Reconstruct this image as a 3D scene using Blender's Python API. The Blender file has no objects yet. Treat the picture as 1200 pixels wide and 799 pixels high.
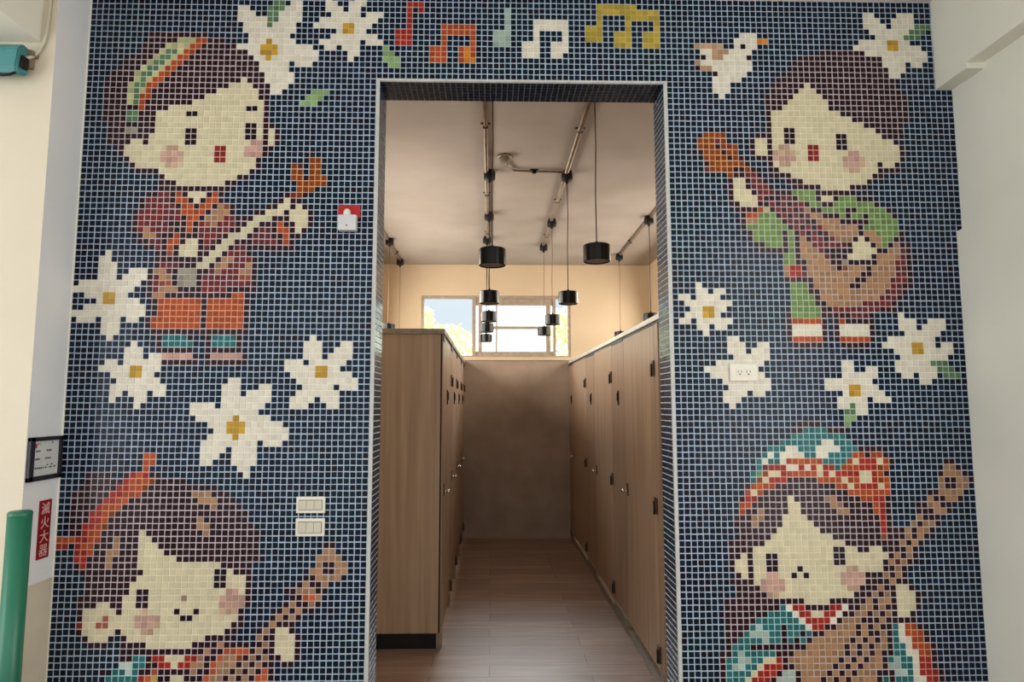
import bpy, bmesh, math, random
from mathutils import Vector, Matrix, noise

random.seed(7)
SC = bpy.context.scene
COL = SC.collection
T = 0.025                     # pitch of the mosaic tiles
ASP = 1.00437
def colx(c): return (c - 68) * T
def rowz(r): return 1.5 + (67.82981 - r * ASP) * T

def s2l(v):
    v /= 255.0
    return v / 12.92 if v <= 0.04045 else ((v + 0.055) / 1.055) ** 2.4
def rgb(r, g, b, k=1.0):
    return (min(1, s2l(r) * k), min(1, s2l(g) * k), min(1, s2l(b) * k), 1.0)

# ------------------------------------------------------------------ materials
def new_mat(name):
    m = bpy.data.materials.new(name); m.use_nodes = True
    nt = m.node_tree; b = nt.nodes.get('Principled BSDF')
    return m, nt, b
def paint(name, c, c2=None, scale=6, rough=0.6, bump=0.0, bscale=60, spec=0.3, stretch=None, metal=0.0, detail=4):
    m, nt, b = new_mat(name)
    tc = nt.nodes.new('ShaderNodeTexCoord'); mp = nt.nodes.new('ShaderNodeMapping')
    nt.links.new(tc.outputs['Object'], mp.inputs['Vector'])
    if stretch: mp.inputs['Scale'].default_value = stretch
    n = nt.nodes.new('ShaderNodeTexNoise'); n.inputs['Scale'].default_value = scale; n.inputs['Detail'].default_value = detail
    nt.links.new(mp.outputs['Vector'], n.inputs['Vector'])
    cr = nt.nodes.new('ShaderNodeValToRGB')
    if c2 is None: c2 = tuple(x * 0.9 for x in c[:3]) + (1,)
    cr.color_ramp.elements[0].position = 0.3; cr.color_ramp.elements[0].color = c2
    cr.color_ramp.elements[1].position = 0.7; cr.color_ramp.elements[1].color = c
    nt.links.new(n.outputs['Fac'], cr.inputs['Fac'])
    nt.links.new(cr.outputs['Color'], b.inputs['Base Color'])
    b.inputs['Roughness'].default_value = rough
    b.inputs['Specular IOR Level'].default_value = spec
    b.inputs['Metallic'].default_value = metal
    if bump:
        n2 = nt.nodes.new('ShaderNodeTexNoise'); n2.inputs['Scale'].default_value = bscale; n2.inputs['Detail'].default_value = 6
        nt.links.new(tc.outputs['Object'], n2.inputs['Vector'])
        bp = nt.nodes.new('ShaderNodeBump'); bp.inputs['Strength'].default_value = bump; bp.inputs['Distance'].default_value = 0.004
        nt.links.new(n2.outputs['Fac'], bp.inputs['Height']); nt.links.new(bp.outputs['Normal'], b.inputs['Normal'])
    return m
def attr_mat(name, rough, spec, bump=0.0):
    m, nt, b = new_mat(name)
    a = nt.nodes.new('ShaderNodeAttribute'); a.attribute_name = 'Col'
    n = nt.nodes.new('ShaderNodeTexNoise'); n.inputs['Scale'].default_value = 45; n.inputs['Detail'].default_value = 3
    tc = nt.nodes.new('ShaderNodeTexCoord'); nt.links.new(tc.outputs['Object'], n.inputs['Vector'])
    mx = nt.nodes.new('ShaderNodeMix'); mx.data_type = 'RGBA'; mx.blend_type = 'MULTIPLY'; mx.inputs['Factor'].default_value = 0.22
    nt.links.new(a.outputs['Color'], mx.inputs['A']); nt.links.new(n.outputs['Fac'], mx.inputs['B'])
    nt.links.new(mx.outputs['Result'], b.inputs['Base Color'])
    b.inputs['Roughness'].default_value = rough; b.inputs['Specular IOR Level'].default_value = spec
    if bump:
        bp = nt.nodes.new('ShaderNodeBump'); bp.inputs['Strength'].default_value = bump; bp.inputs['Distance'].default_value = 0.002
        nt.links.new(n.outputs['Fac'], bp.inputs['Height']); nt.links.new(bp.outputs['Normal'], b.inputs['Normal'])
    return m
M = {}
M['tile'] = attr_mat('glass_mosaic_tile', 0.22, 0.16)
M['lining'] = attr_mat('glazed_lining_tile', 0.16, 0.9)
M['grout'] = attr_mat('mosaic_grout', 0.85, 0.1, 0.2)
M['white_paint'] = paint('white_wall_paint', rgb(240, 239, 226), rgb(231, 230, 217), 2.2, 0.6, 0.15, 90)
M['pier_warm_lit'] = paint('pier_paint_warm_lit', rgb(224, 214, 192), rgb(215, 204, 182), 1.5, 0.6, 0.15, 90)  # pier front, warm light put into the paint colour
M['pier_cool_lit'] = paint('pier_paint_cool_lit', rgb(238, 240, 242), rgb(228, 230, 232), 2.2, 0.6, 0.15, 90)  # pier side, same paint with cooler light put into its colour
M['dado'] = paint('beige_dado_paint', rgb(222, 212, 190), rgb(204, 193, 171), 5, 0.4, 0.2, 60)
M['cream'] = paint('cream_wall_paint', rgb(213, 192, 160), rgb(203, 181, 150), 1.5, 0.7, 0.2, 70)
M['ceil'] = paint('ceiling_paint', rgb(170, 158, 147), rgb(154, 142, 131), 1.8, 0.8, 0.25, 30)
M['ceil_w'] = paint('white_ceiling_paint', rgb(228, 226, 218), None, 2, 0.8, 0.1)
M['concrete'] = paint('trowelled_concrete', rgb(168, 148, 130), rgb(148, 129, 113), 4, 0.6, 0.35, 30, detail=10)
M['laminate'] = paint('oak_laminate', rgb(178, 150, 123), rgb(150, 124, 99), 2.0, 0.42, 0.0, stretch=(14, 14, 0.55), detail=7, spec=0.35)
M['laminate_d'] = paint('oak_laminate_pilaster', rgb(168, 140, 115), rgb(142, 116, 93), 2.0, 0.42, 0.0, stretch=(14, 14, 0.55), detail=7, spec=0.35)
M['alu'] = paint('brushed_aluminium', rgb(214, 208, 198), rgb(190, 184, 176), 30, 0.35, 0.0, stretch=(1, 0.1, 1), metal=0.35, spec=0.5)
M['rail_dark'] = paint('weathered_rail', rgb(150, 136, 118), rgb(122, 108, 92), 20, 0.45, metal=0.2)
M['dark_metal'] = paint('dark_bronze_metal', rgb(46, 36, 30), rgb(30, 24, 20), 30, 0.4, metal=0.5)
M['bronze'] = paint('bronze_hinge_plate', rgb(104, 84, 70), rgb(70, 55, 46), 30, 0.4, metal=0.4)
M['chrome'] = paint('chrome', rgb(220, 216, 210), None, 20, 0.15, metal=1.0)
M['black'] = paint('black_shade_enamel', rgb(16, 15, 14), rgb(10, 9, 9), 10, 0.22, spec=0.22)
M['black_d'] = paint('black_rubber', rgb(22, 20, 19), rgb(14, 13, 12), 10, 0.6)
M['cord'] = paint('brown_cord', rgb(70, 52, 42), rgb(52, 38, 31), 40, 0.6)
M['cord_l'] = paint('tan_cord', rgb(140, 108, 82), rgb(118, 90, 68), 40, 0.6)
M['lens'] = paint('grey_lamp_diffuser', rgb(150, 138, 128), rgb(132, 120, 110), 10, 0.5)
M['conduit'] = paint('galvanised_conduit', rgb(150, 132, 114), rgb(124, 108, 92), 12, 0.4, metal=0.3)
M['plastic_w'] = paint('white_plastic', rgb(230, 226, 212), rgb(224, 219, 205), 10, 0.35)
M['plastic_c'] = paint('cream_plastic', rgb(206, 200, 180), rgb(198, 191, 171), 10, 0.4)
M['plastic_g'] = paint('grey_white_plastic', rgb(208, 208, 208), None, 10, 0.4)
M['slot'] = paint('dark_slot', rgb(60, 55, 50), None, 10, 0.6)
M['line'] = paint('grey_brown_plastic', rgb(128, 118, 100), None, 10, 0.7)
M['red'] = paint('red_plastic', rgb(190, 14, 22), rgb(160, 10, 16), 14, 0.3, spec=0.5)
M['sign_red'] = paint('sign_red', rgb(150, 26, 34), rgb(128, 18, 26), 18, 0.45)
M['sign_pale'] = paint('sign_pale_lettering', rgb(232, 196, 190), None, 20, 0.5)
M['frame'] = paint('black_frame', rgb(48, 44, 54), rgb(34, 31, 40), 30, 0.35)
M['paper'] = paint('white_paper', rgb(214, 216, 214), None, 20, 0.6)
M['ink'] = paint('black_ink', rgb(60, 60, 62), None, 20, 0.6)
M['ink_red'] = paint('red_ink', rgb(170, 70, 84), None, 20, 0.6)
M['green'] = paint('green_enamel', rgb(36, 122, 92), rgb(26, 100, 76), 8, 0.35, spec=0.5, stretch=(1, 1, 0.3))
M['teal'] = paint('teal_plastic', rgb(74, 140, 142), rgb(60, 122, 126), 8, 0.4, spec=0.4)
M['winframe'] = paint('window_aluminium', rgb(176, 160, 142), rgb(156, 141, 124), 20, 0.4, metal=0.2)
M['leaf'] = paint('spring_leaves', rgb(240, 242, 196), rgb(226, 232, 172), 1.5, 0.6)
M['leaf2'] = paint('dark_leaves', rgb(222, 230, 176), rgb(204, 216, 156), 1.5, 0.6)
M['bark'] = paint('bark', rgb(96, 80, 62), rgb(66, 54, 42), 12, 0.8, 0.5, 20)
M['hill'] = paint('hazy_ground', rgb(170, 184, 150), rgb(150, 166, 130), 0.4, 0.9)
M['stone'] = paint('grey_curb_stone', rgb(150, 140, 128), rgb(128, 118, 106), 14, 0.4)
M['edge'] = paint('white_tile_trim', rgb(196, 197, 194), rgb(182, 183, 180), 20, 0.4)

def glass_mat(name, haze):
    m, nt, b = new_mat(name)
    out = nt.nodes['Material Output']; nt.nodes.remove(b)
    tr = nt.nodes.new('ShaderNodeBsdfTransparent'); tr.inputs['Color'].default_value = (0.83, 0.86, 0.875, 1); gl = nt.nodes.new('ShaderNodeBsdfGlossy'); gl.inputs['Roughness'].default_value = 0.02
    fr = nt.nodes.new('ShaderNodeFresnel'); fr.inputs['IOR'].default_value = 1.45
    mx = nt.nodes.new('ShaderNodeMixShader'); nt.links.new(fr.outputs[0], mx.inputs[0]); nt.links.new(tr.outputs[0], mx.inputs[1]); nt.links.new(gl.outputs[0], mx.inputs[2])
    if haze:
        df = nt.nodes.new('ShaderNodeBsdfTranslucent'); df.inputs['Color'].default_value = (0.62, 0.64, 0.62, 1)
        n = nt.nodes.new('ShaderNodeTexNoise'); n.inputs['Scale'].default_value = 9
        mr = nt.nodes.new('ShaderNodeMapRange'); mr.inputs['To Min'].default_value = haze * 0.6; mr.inputs['To Max'].default_value = haze
        nt.links.new(n.outputs['Fac'], mr.inputs['Value'])
        m2 = nt.nodes.new('ShaderNodeMixShader'); nt.links.new(mr.outputs[0], m2.inputs[0]); nt.links.new(mx.outputs[0], m2.inputs[1]); nt.links.new(df.outputs[0], m2.inputs[2])
        mx = m2
    nt.links.new(mx.outputs[0], out.inputs['Surface'])
    return m
M['glass'] = glass_mat('clear_glass', 0)
M['glass_h'] = glass_mat('hazy_glass', 0.3)

def floor_mat():
    m, nt, b = new_mat('wood_look_floor_tile')
    tc = nt.nodes.new('ShaderNodeTexCoord')
    br = nt.nodes.new('ShaderNodeTexBrick'); br.offset = 0.37
    br.inputs['Scale'].default_value = 1.0; br.inputs['Brick Width'].default_value = 0.9; br.inputs['Row Height'].default_value = 0.15
    br.inputs['Mortar Size'].default_value = 0.0022; br.inputs['Bias'].default_value = 0.0
    br.inputs['Color1'].default_value = rgb(176, 148, 128); br.inputs['Color2'].default_value = rgb(146, 118, 100); br.inputs['Mortar'].default_value = rgb(86, 68, 58)
    nt.links.new(tc.outputs['Object'], br.inputs['Vector'])
    mp = nt.nodes.new('ShaderNodeMapping'); mp.inputs['Scale'].default_value = (1.6, 26, 1)
    nt.links.new(tc.outputs['Object'], mp.inputs['Vector'])
    n = nt.nodes.new('ShaderNodeTexNoise'); n.inputs['Scale'].default_value = 1.6; n.inputs['Detail'].default_value = 7; n.inputs['Distortion'].default_value = 0.4
    nt.links.new(mp.outputs[0], n.inputs['Vector'])
    cr = nt.nodes.new('ShaderNodeValToRGB'); cr.color_ramp.elements[0].position = 0.3; cr.color_ramp.elements[0].color = (0.45, 0.42, 0.4, 1)
    cr.color_ramp.elements[1].position = 0.68; cr.color_ramp.elements[1].color = (1, 1, 1, 1)
    nt.links.new(n.outputs['Fac'], cr.inputs['Fac'])
    mx = nt.nodes.new('ShaderNodeMix'); mx.data_type = 'RGBA'; mx.blend_type = 'MULTIPLY'; mx.inputs['Factor'].default_value = 0.75
    nt.links.new(br.outputs['Color'], mx.inputs['A']); nt.links.new(cr.outputs['Color'], mx.inputs['B'])
    nt.links.new(mx.outputs['Result'], b.inputs['Base Color'])
    b.inputs['Roughness'].default_value = 0.36; b.inputs['Specular IOR Level'].default_value = 0.6
    bp = nt.nodes.new('ShaderNodeBump'); bp.inputs['Strength'].default_value = 0.25; bp.inputs['Distance'].default_value = 0.002
    nt.links.new(n.outputs['Fac'], bp.inputs['Height']); nt.links.new(bp.outputs['Normal'], b.inputs['Normal'])
    return m
M['floor'] = floor_mat()

# ------------------------------------------------------------------ mesh helpers
def box(bm, x0, x1, y0, y1, z0, z1, mi=0, bev=0.0):
    r = bmesh.ops.create_cube(bm, size=1.0)
    vs = r['verts']
    for v in vs:
        v.co = Vector(((x0 + x1) / 2 + v.co.x * (x1 - x0), (y0 + y1) / 2 + v.co.y * (y1 - y0), (z0 + z1) / 2 + v.co.z * (z1 - z0)))
    fs = {f for v in vs for f in v.link_faces}
    for f in fs: f.material_index = mi
    if bev > 0:
        es = list({e for v in vs for e in v.link_edges})
        bmesh.ops.bevel(bm, geom=es, offset=bev, segments=2, profile=0.7, affect='EDGES')
    return vs
def tube(bm, pts, r, seg=10, caps=True):
    pts = [Vector(p) for p in pts]; rings = []
    up = None
    for i, p in enumerate(pts):
        d = (pts[min(i + 1, len(pts) - 1)] - pts[max(i - 1, 0)]).normalized()
        if up is None: up = Vector((0, 0, 1)) if abs(d.z) < 0.9 else Vector((1, 0, 0))
        a = d.cross(up).normalized(); b2 = a.cross(d).normalized(); up = b2
        rr = r[i] if isinstance(r, (list, tuple)) else r
        rings.append([bm.verts.new(p + a * rr * math.cos(2 * math.pi * k / seg) + b2 * rr * math.sin(2 * math.pi * k / seg)) for k in range(seg)])
    for i in range(len(rings) - 1):
        for k in range(seg):
            f = bm.faces.new((rings[i][k], rings[i][(k + 1) % seg], rings[i + 1][(k + 1) % seg], rings[i + 1][k])); f.smooth = True
    if caps:
        bm.faces.new(rings[0][::-1]); bm.faces.new(rings[-1])
def lathe(bm, prof, c, seg=32, smooth=True):
    rings = []
    for (r, z) in prof:
        if r < 1e-6: rings.append([bm.verts.new((c[0], c[1], c[2] + z))])
        else: rings.append([bm.verts.new((c[0] + r * math.cos(2 * math.pi * k / seg), c[1] + r * math.sin(2 * math.pi * k / seg), c[2] + z)) for k in range(seg)])
    for a, b in zip(rings[:-1], rings[1:]):
        for k in range(seg):
            q = []
            for v in (a[k % len(a)], a[(k + 1) % seg % len(a)] if len(a) > 1 else a[0], b[(k + 1) % seg] if len(b) > 1 else b[0], b[k] if len(b) > 1 else b[0]):
                if v not in q: q.append(v)
            if len(q) > 2:
                f = bm.faces.new(q); f.smooth = smooth
def obj(name, bm, mats, parent=None, origin=None):
    me = bpy.data.meshes.new(name)
    bmesh.ops.recalc_face_normals(bm, faces=bm.faces)
    o = bpy.data.objects.new(name, me)
    if parent is not None:
        bmesh.ops.translate(bm, verts=bm.verts, vec=-Vector(parent_world(parent)))
    elif origin is not None:
        bmesh.ops.translate(bm, verts=bm.verts, vec=-Vector(origin)); o.location = origin
    bm.to_mesh(me); bm.free()
    for m in (mats if isinstance(mats, (list, tuple)) else [mats]): me.materials.append(m)
    COL.objects.link(o)
    if parent is not None: o.parent = parent
    return o
def parent_world(p):
    v = Vector((0, 0, 0))
    while p is not None:
        v += Vector(p.location); p = p.parent
    return v
def thing(name, label, cat, loc, group=None):
    o = bpy.data.objects.new(name, None); COL.objects.link(o); o.location = loc; o.empty_display_size = 0.05
    o['label'] = label; o['category'] = cat
    if group: o['group'] = group
    return o
def tag(o, label, cat, group=None):
    o['label'] = label; o['category'] = cat
    if group: o['group'] = group
    return o
def struct(name, bm, mats, parent=None, label=None):
    o = obj(name, bm, mats, parent)
    if parent is None: o['kind'] = 'structure'
    if label: o['label'] = label
    return o
def B(): return bmesh.new()
def bbox_obj(name, mat, parent, *dims, bev=0.0):
    bm = B(); box(bm, *dims, bev=bev); return obj(name, bm, mat, parent)

# ------------------------------------------------------------------ the mosaic wall
# picture on the wall, row by row from the top: each number is column * 10000 + run length * 100 + colour
RUNS = [
[],
[330103, 400103, 450203],
[310205, 340203, 400203, 440303, 540308, 870720],
[250203, 300305, 330303, 400303, 440203, 540108, 560108, 710121, 871120, 1340203, 1400303],
[250303, 300205, 320403, 410503, 470303, 540108, 710121, 870120, 920620, 1340303, 1390403],
[250503, 300205, 320403, 391003, 540108, 710121, 760603, 870120, 920120, 970120, 1340403, 1390403, 1430305],
[260403, 300105, 310403, 380503, 430218, 450303, 540108, 600607, 710121, 760603, 850320, 920120, 970120, 1350703, 1420305],
[260903, 420103, 430218, 450203, 520308, 600607, 690321, 760103, 810103, 850320, 900320, 950320, 1120303, 1360503, 1410305],
[101000, 270703, 410803, 520308, 600107, 650107, 690321, 760103, 810103, 850320, 900320, 950320, 1110403, 1150227, 1330503, 1380218, 1400203],
[100500, 150304, 180207, 200300, 270303, 300118, 310403, 390703, 470303, 520308, 600107, 650107, 690321, 740303, 790303, 900320, 950320, 1040526, 1110103, 1120101, 1130203, 1320603, 1380218, 1400403],
[90400, 130404, 170207, 190600, 250403, 290318, 320603, 400203, 430303, 500106, 580307, 630107, 640127, 650107, 740303, 790303, 1050203, 1070326, 1100403, 1260800, 1341103],
[90300, 120104, 130205, 150104, 160207, 180900, 270203, 290318, 320703, 440203, 500206, 580307, 630107, 640127, 650107, 740303, 790203, 1050101, 1060103, 1070226, 1090403, 1130101, 1221500, 1370803],
[70400, 110104, 120205, 140104, 150207, 171100, 280203, 300118, 310803, 440103, 500306, 580307, 630107, 640227, 1040126, 1050903, 1211600, 1370403, 1420203],
[60400, 100104, 110205, 130104, 140207, 161300, 290503, 350303, 510206, 1040101, 1050226, 1070703, 1211700, 1380303],
[50400, 90104, 100205, 120104, 130207, 151400, 290503, 1070101, 1080503, 1201800, 1380203],
[40400, 80104, 90205, 110104, 120207, 141600, 300503, 1070503, 1182100],
[30500, 80104, 90105, 100104, 110207, 131300, 260102, 270300, 300503, 1070303, 1170600, 1230102, 1241500],
[30400, 70104, 80205, 100207, 121200, 240402, 280300, 310303, 1070303, 1170500, 1220302, 1251500],
[30400, 70104, 80105, 90104, 100107, 111100, 220702, 290200, 310203, 380306, 1080103, 1160500, 1210502, 1261500],
[30400, 70104, 80105, 90207, 110900, 200902, 290200, 370306, 1160400, 1200702, 1271400],
[30400, 70104, 80105, 90107, 100800, 181202, 300100, 360306, 1160300, 1190802, 1271400],
[30400, 70201, 90107, 100400, 141302, 270201, 290102, 300100, 1160100, 1171202, 1291200],
[30400, 70205, 90300, 120502, 170201, 191102, 300100, 1160100, 1171402, 1311000],
[30400, 70205, 90300, 121802, 300100, 1160100, 1171602, 1330700],
[40300, 70201, 90300, 121502, 270201, 290102, 300200, 1160100, 1170202, 1190201, 1211402, 1350500],
[40300, 70229, 90300, 120502, 170201, 190802, 270201, 290102, 300100, 310102, 320100, 1050409, 1140300, 1170202, 1190201, 1210702, 1280201, 1300602, 1360400],
[40700, 110602, 170201, 190802, 270201, 290102, 300100, 310102, 320100, 1040309, 1070110, 1080109, 1130100, 1140202, 1160100, 1170202, 1190201, 1210702, 1280201, 1300802, 1380100],
[40400, 80202, 100100, 110602, 170201, 190902, 280214, 300100, 310102, 320100, 1040309, 1070100, 1080109, 1090110, 1100109, 1130100, 1140202, 1160100, 1170102, 1180215, 1200302, 1230216, 1250302, 1280201, 1300902, 1390100],
[60100, 70702, 140215, 160602, 220216, 240302, 270314, 300200, 1040100, 1050309, 1080100, 1090209, 1130100, 1140202, 1160100, 1170415, 1210202, 1230216, 1250502, 1300214, 1320702, 1390100],
[60100, 70602, 130314, 160115, 170502, 220216, 240302, 270314, 300100, 380100, 1050409, 1090100, 1100109, 1110100, 1140300, 1170414, 1210202, 1230216, 1250402, 1290115, 1300214, 1320115, 1330602, 1390100],
[70100, 80502, 130314, 160115, 170502, 220216, 240502, 290100, 380209, 1050100, 1060609, 1120100, 1160100, 1170102, 1180215, 1200902, 1290115, 1300214, 1320115, 1330202, 1350100, 1360202, 1380100],
[80100, 90502, 140215, 161302, 290100, 350109, 360110, 380209, 1050110, 1060409, 1100200, 1120109, 1130100, 1160200, 1181202, 1300215, 1320302, 1350400],
[90400, 131502, 280100, 350209, 380209, 1090109, 1100200, 1120210, 1140100, 1160400, 1201402, 1340200],
[130100, 141202, 260200, 350209, 370100, 380309, 1090100, 1100202, 1120100, 1130210, 1150100, 1190300, 1221102, 1330100],
[130300, 160802, 240200, 360509, 1090100, 1100202, 1120100, 1130310, 1160100, 1200500, 1250502, 1300300],
[131200, 360309, 1090100, 1100302, 1130100, 1140310, 1170300, 1200424, 1240700],
[110200, 130210, 150100, 160107, 170100, 180302, 210100, 220107, 230100, 340100, 350110, 360109, 370100, 1090100, 1100402, 1140110, 1150300, 1180210, 1200100, 1210324, 1240100, 1250202, 1270100, 1280324, 1310300],
[100100, 110410, 150100, 160207, 180100, 190102, 200100, 210207, 230100, 330100, 340102, 350200, 1090200, 1110302, 1140200, 1160110, 1170100, 1180110, 1190100, 1200210, 1220100, 1230224, 1250200, 1270724, 1340100],
[100100, 110510, 160100, 170207, 190100, 200207, 220100, 230112, 240111, 250100, 310200, 330202, 350100, 360102, 370100, 1100400, 1140107, 1150104, 1160100, 1170110, 1180100, 1190110, 1200100, 1210110, 1220112, 1230200, 1250424, 1290200, 1310524, 1360100],
[90100, 100710, 170407, 210100, 220312, 250100, 290200, 310302, 340100, 350302, 380100, 1110100, 1120207, 1140324, 1170100, 1180110, 1190100, 1200110, 1210100, 1220110, 1230212, 1250300, 1280124, 1290100, 1300224, 1320100, 1330424, 1370100],
[90100, 100710, 170100, 180207, 200100, 210312, 240210, 260300, 290325, 320300, 350302, 380100, 1110100, 1120212, 1140424, 1180100, 1190310, 1220200, 1240412, 1280500, 1330524],
[90100, 100510, 150300, 180107, 190100, 200110, 210111, 220112, 230310, 260200, 280225, 300300, 330107, 340200, 360202, 380100, 1110100, 1120724, 1190100, 1200110, 1210100, 1220110, 1230100, 1240110, 1250612, 1310100, 1320624],
[90100, 100110, 110112, 120410, 160200, 180107, 190100, 200510, 250200, 270225, 290100, 300210, 320100, 330207, 350100, 360102, 370100, 1120100, 1130524, 1180100, 1190124, 1200100, 1210110, 1220100, 1230110, 1240100, 1250110, 1260512, 1310100, 1320212, 1340424, 1380100],
[100100, 110212, 130110, 140200, 160107, 170300, 200410, 240100, 250325, 280100, 290310, 320200, 340107, 350200, 1120100, 1130524, 1180100, 1190124, 1200100, 1210112, 1220100, 1230210, 1250100, 1260110, 1270312, 1300100, 1310102, 1320100, 1330212, 1350224, 1370200],
[100200, 120210, 140100, 150207, 170100, 180202, 200100, 210210, 230100, 240225, 260300, 290410, 330100, 340107, 350100, 1130200, 1150324, 1180100, 1190124, 1200100, 1210212, 1230610, 1290100, 1300302, 1330100, 1340112, 1350124, 1360100, 1370112, 1380200],
[110200, 130110, 140100, 150107, 160100, 170302, 200100, 210110, 220100, 230225, 250100, 260210, 280800, 1140501, 1190124, 1200100, 1210312, 1240110, 1250500, 1300402, 1340200, 1360212, 1380110, 1390100],
[50103, 130200, 150111, 160100, 170302, 200200, 220225, 240100, 250310, 280100, 1180224, 1200100, 1210412, 1250110, 1260300, 1290402, 1330100, 1340412, 1380110, 1390100],
[40203, 130800, 210225, 230100, 240212, 260310, 290100, 1180224, 1200200, 1220412, 1260200, 1280129, 1290500, 1340312, 1370210, 1390100],
[40303, 130100, 140310, 170300, 200225, 220100, 230212, 250310, 280112, 290100, 1180112, 1190208, 1210100, 1220512, 1270100, 1280111, 1290312, 1320100, 1330412, 1370210, 1390100],
[40303, 90303, 120100, 130212, 150110, 160100, 170329, 200200, 220110, 230112, 240310, 270212, 290100, 1180112, 1190208, 1210110, 1220912, 1310200, 1330412, 1370210, 1390100],
[40303, 80403, 120100, 130110, 140212, 160100, 170329, 200100, 210610, 270211, 290100, 1180100, 1190110, 1200300, 1230712, 1300200, 1320412, 1360310, 1390100],
[11003, 120100, 130110, 140211, 160100, 170329, 200100, 210810, 290100, 1030103, 1190324, 1220100, 1230612, 1290200, 1310512, 1360210, 1380200],
[1003, 120100, 130110, 140312, 170400, 210410, 250500, 1030203, 1060203, 1190324, 1220200, 1241112, 1350310, 1380100],
[20303, 50218, 70203, 120100, 130212, 151100, 260207, 280100, 1000203, 1030403, 1190424, 1230100, 1241012, 1340310, 1370100],
[40103, 50218, 70403, 130100, 140707, 210100, 220607, 280100, 1010803, 1190424, 1230200, 1250612, 1310510, 1360100],
[21003, 130100, 140707, 210100, 220607, 280100, 1020203, 1040218, 1060203, 1190524, 1240200, 1260810, 1340300],
[1203, 130100, 140707, 210100, 220607, 280100, 1010303, 1040218, 1060103, 1180100, 1190524, 1240500, 1290310, 1320100, 1370103],
[10303, 50303, 90203, 120100, 130807, 210100, 220607, 280100, 1000203, 1030603, 1180100, 1190507, 1240100, 1260100, 1270107, 1280500, 1370303, 1420303],
[50303, 120100, 130807, 210100, 220607, 280100, 1030203, 1060203, 1180100, 1190503, 1240100, 1260100, 1270503, 1320100, 1370303, 1410403],
[50303, 131600, 1040103, 1180100, 1190503, 1240100, 1260100, 1270503, 1320100, 1380603],
[60103, 140100, 150422, 190100, 220100, 230422, 270100, 390103, 1080203, 1180100, 1190507, 1240100, 1260100, 1270507, 1320100, 1350803],
[100103, 140100, 150522, 220100, 230422, 270100, 380303, 440203, 1080303, 1130203, 1190500, 1270500, 1340503, 1390218, 1410203, 1440203],
[90303, 140600, 220600, 380303, 430303, 1080303, 1120303, 1360303, 1390218, 1410503],
[90303, 130203, 150514, 200100, 220100, 230514, 280100, 380303, 420403, 1090603, 1370803],
[60203, 90603, 150600, 220700, 350303, 390603, 1060803, 1270203, 1360603, 1420305],
[50503, 100218, 120303, 350503, 400218, 420203, 1040903, 1270203, 1310203, 1360703, 1430305],
[70303, 100218, 120203, 360403, 400218, 420403, 1050903, 1270603, 1370203, 1400303, 1440305],
[80703, 260203, 371003, 1070803, 1240803, 1400203],
[70903, 250303, 310203, 380503, 440303, 1080703, 1240403, 1280218, 1300303],
[70203, 100303, 140203, 250303, 290403, 370703, 1070403, 1120203, 1270103, 1280218, 1300403],
[70103, 110203, 250803, 360403, 410303, 1070303, 1260503, 1320303],
[110103, 200403, 250703, 360303, 420203, 1080103, 1260203, 1280105, 1290203],
[201103, 1270205, 1290203],
[210603, 270118, 280503, 1270206],
[230303, 260318, 290603, 1190401, 1270106],
[240203, 260318, 290703, 1180200, 1200422, 1240300],
[230403, 270118, 280803, 1180922],
[220903, 320303, 1160722, 1230203, 1250322],
[220403, 270403, 1140322, 1170203, 1190322, 1220403, 1260322, 1290400],
[130207, 220303, 270403, 1130122, 1140103, 1150122, 1160403, 1200222, 1220203, 1240422, 1280207, 1300100, 1310207, 1330100],
[130207, 220203, 270403, 1120122, 1130103, 1140222, 1160103, 1170607, 1230422, 1270107, 1280102, 1290308, 1320102, 1330107, 1340100, 1430200],
[130107, 280203, 1120122, 1130110, 1140308, 1170203, 1190108, 1200103, 1210108, 1220102, 1230208, 1250122, 1260307, 1290308, 1320109, 1330107, 1430212, 1450100],
[40400, 100100, 110108, 120107, 130108, 140200, 290103, 1110122, 1120105, 1130109, 1140202, 1160108, 1170507, 1220102, 1230108, 1240102, 1250408, 1290202, 1310108, 1320107, 1330100, 1420100, 1430312, 1460100],
[40600, 100108, 110307, 140109, 150500, 1110122, 1120109, 1130102, 1140308, 1170500, 1220407, 1260102, 1270207, 1290202, 1310108, 1320109, 1330107, 1420112, 1430200, 1450212, 1470100],
[30600, 90208, 110207, 130109, 141100, 1100100, 1110407, 1151000, 1250207, 1270102, 1280107, 1290308, 1320102, 1330107, 1420112, 1430200, 1450212],
[20600, 80208, 100307, 130800, 210312, 240300, 1100107, 1110102, 1120107, 1131400, 1270707, 1400200, 1420412],
[20500, 70208, 90207, 111100, 220312, 250300, 1090100, 1100208, 1120500, 1170102, 1180500, 1230212, 1250400, 1290207, 1310208, 1330100, 1400112, 1410200, 1430212, 1450100],
[20400, 60108, 70307, 101400, 240112, 250400, 1090207, 1110600, 1170202, 1190500, 1240212, 1260500, 1310107, 1320108, 1330100, 1380200, 1400212, 1420200],
[20300, 50208, 70107, 80109, 92100, 1090107, 1100200, 1120112, 1130400, 1170202, 1190600, 1250212, 1270400, 1310107, 1320108, 1330100, 1380300, 1410212, 1430100],
[20300, 50208, 70107, 81400, 220112, 230700, 1080300, 1110212, 1130300, 1160402, 1201200, 1320108, 1330100, 1380112, 1390300],
[20200, 40208, 60107, 70109, 81400, 220212, 240700, 1080300, 1110112, 1120400, 1160502, 1211100, 1320108, 1330100, 1370112, 1380100, 1390212, 1410100],
[20200, 40108, 50207, 70600, 130102, 140900, 230112, 240800, 1090600, 1150702, 1221000, 1320108, 1330300, 1360112, 1370100, 1380212, 1400100],
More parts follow.
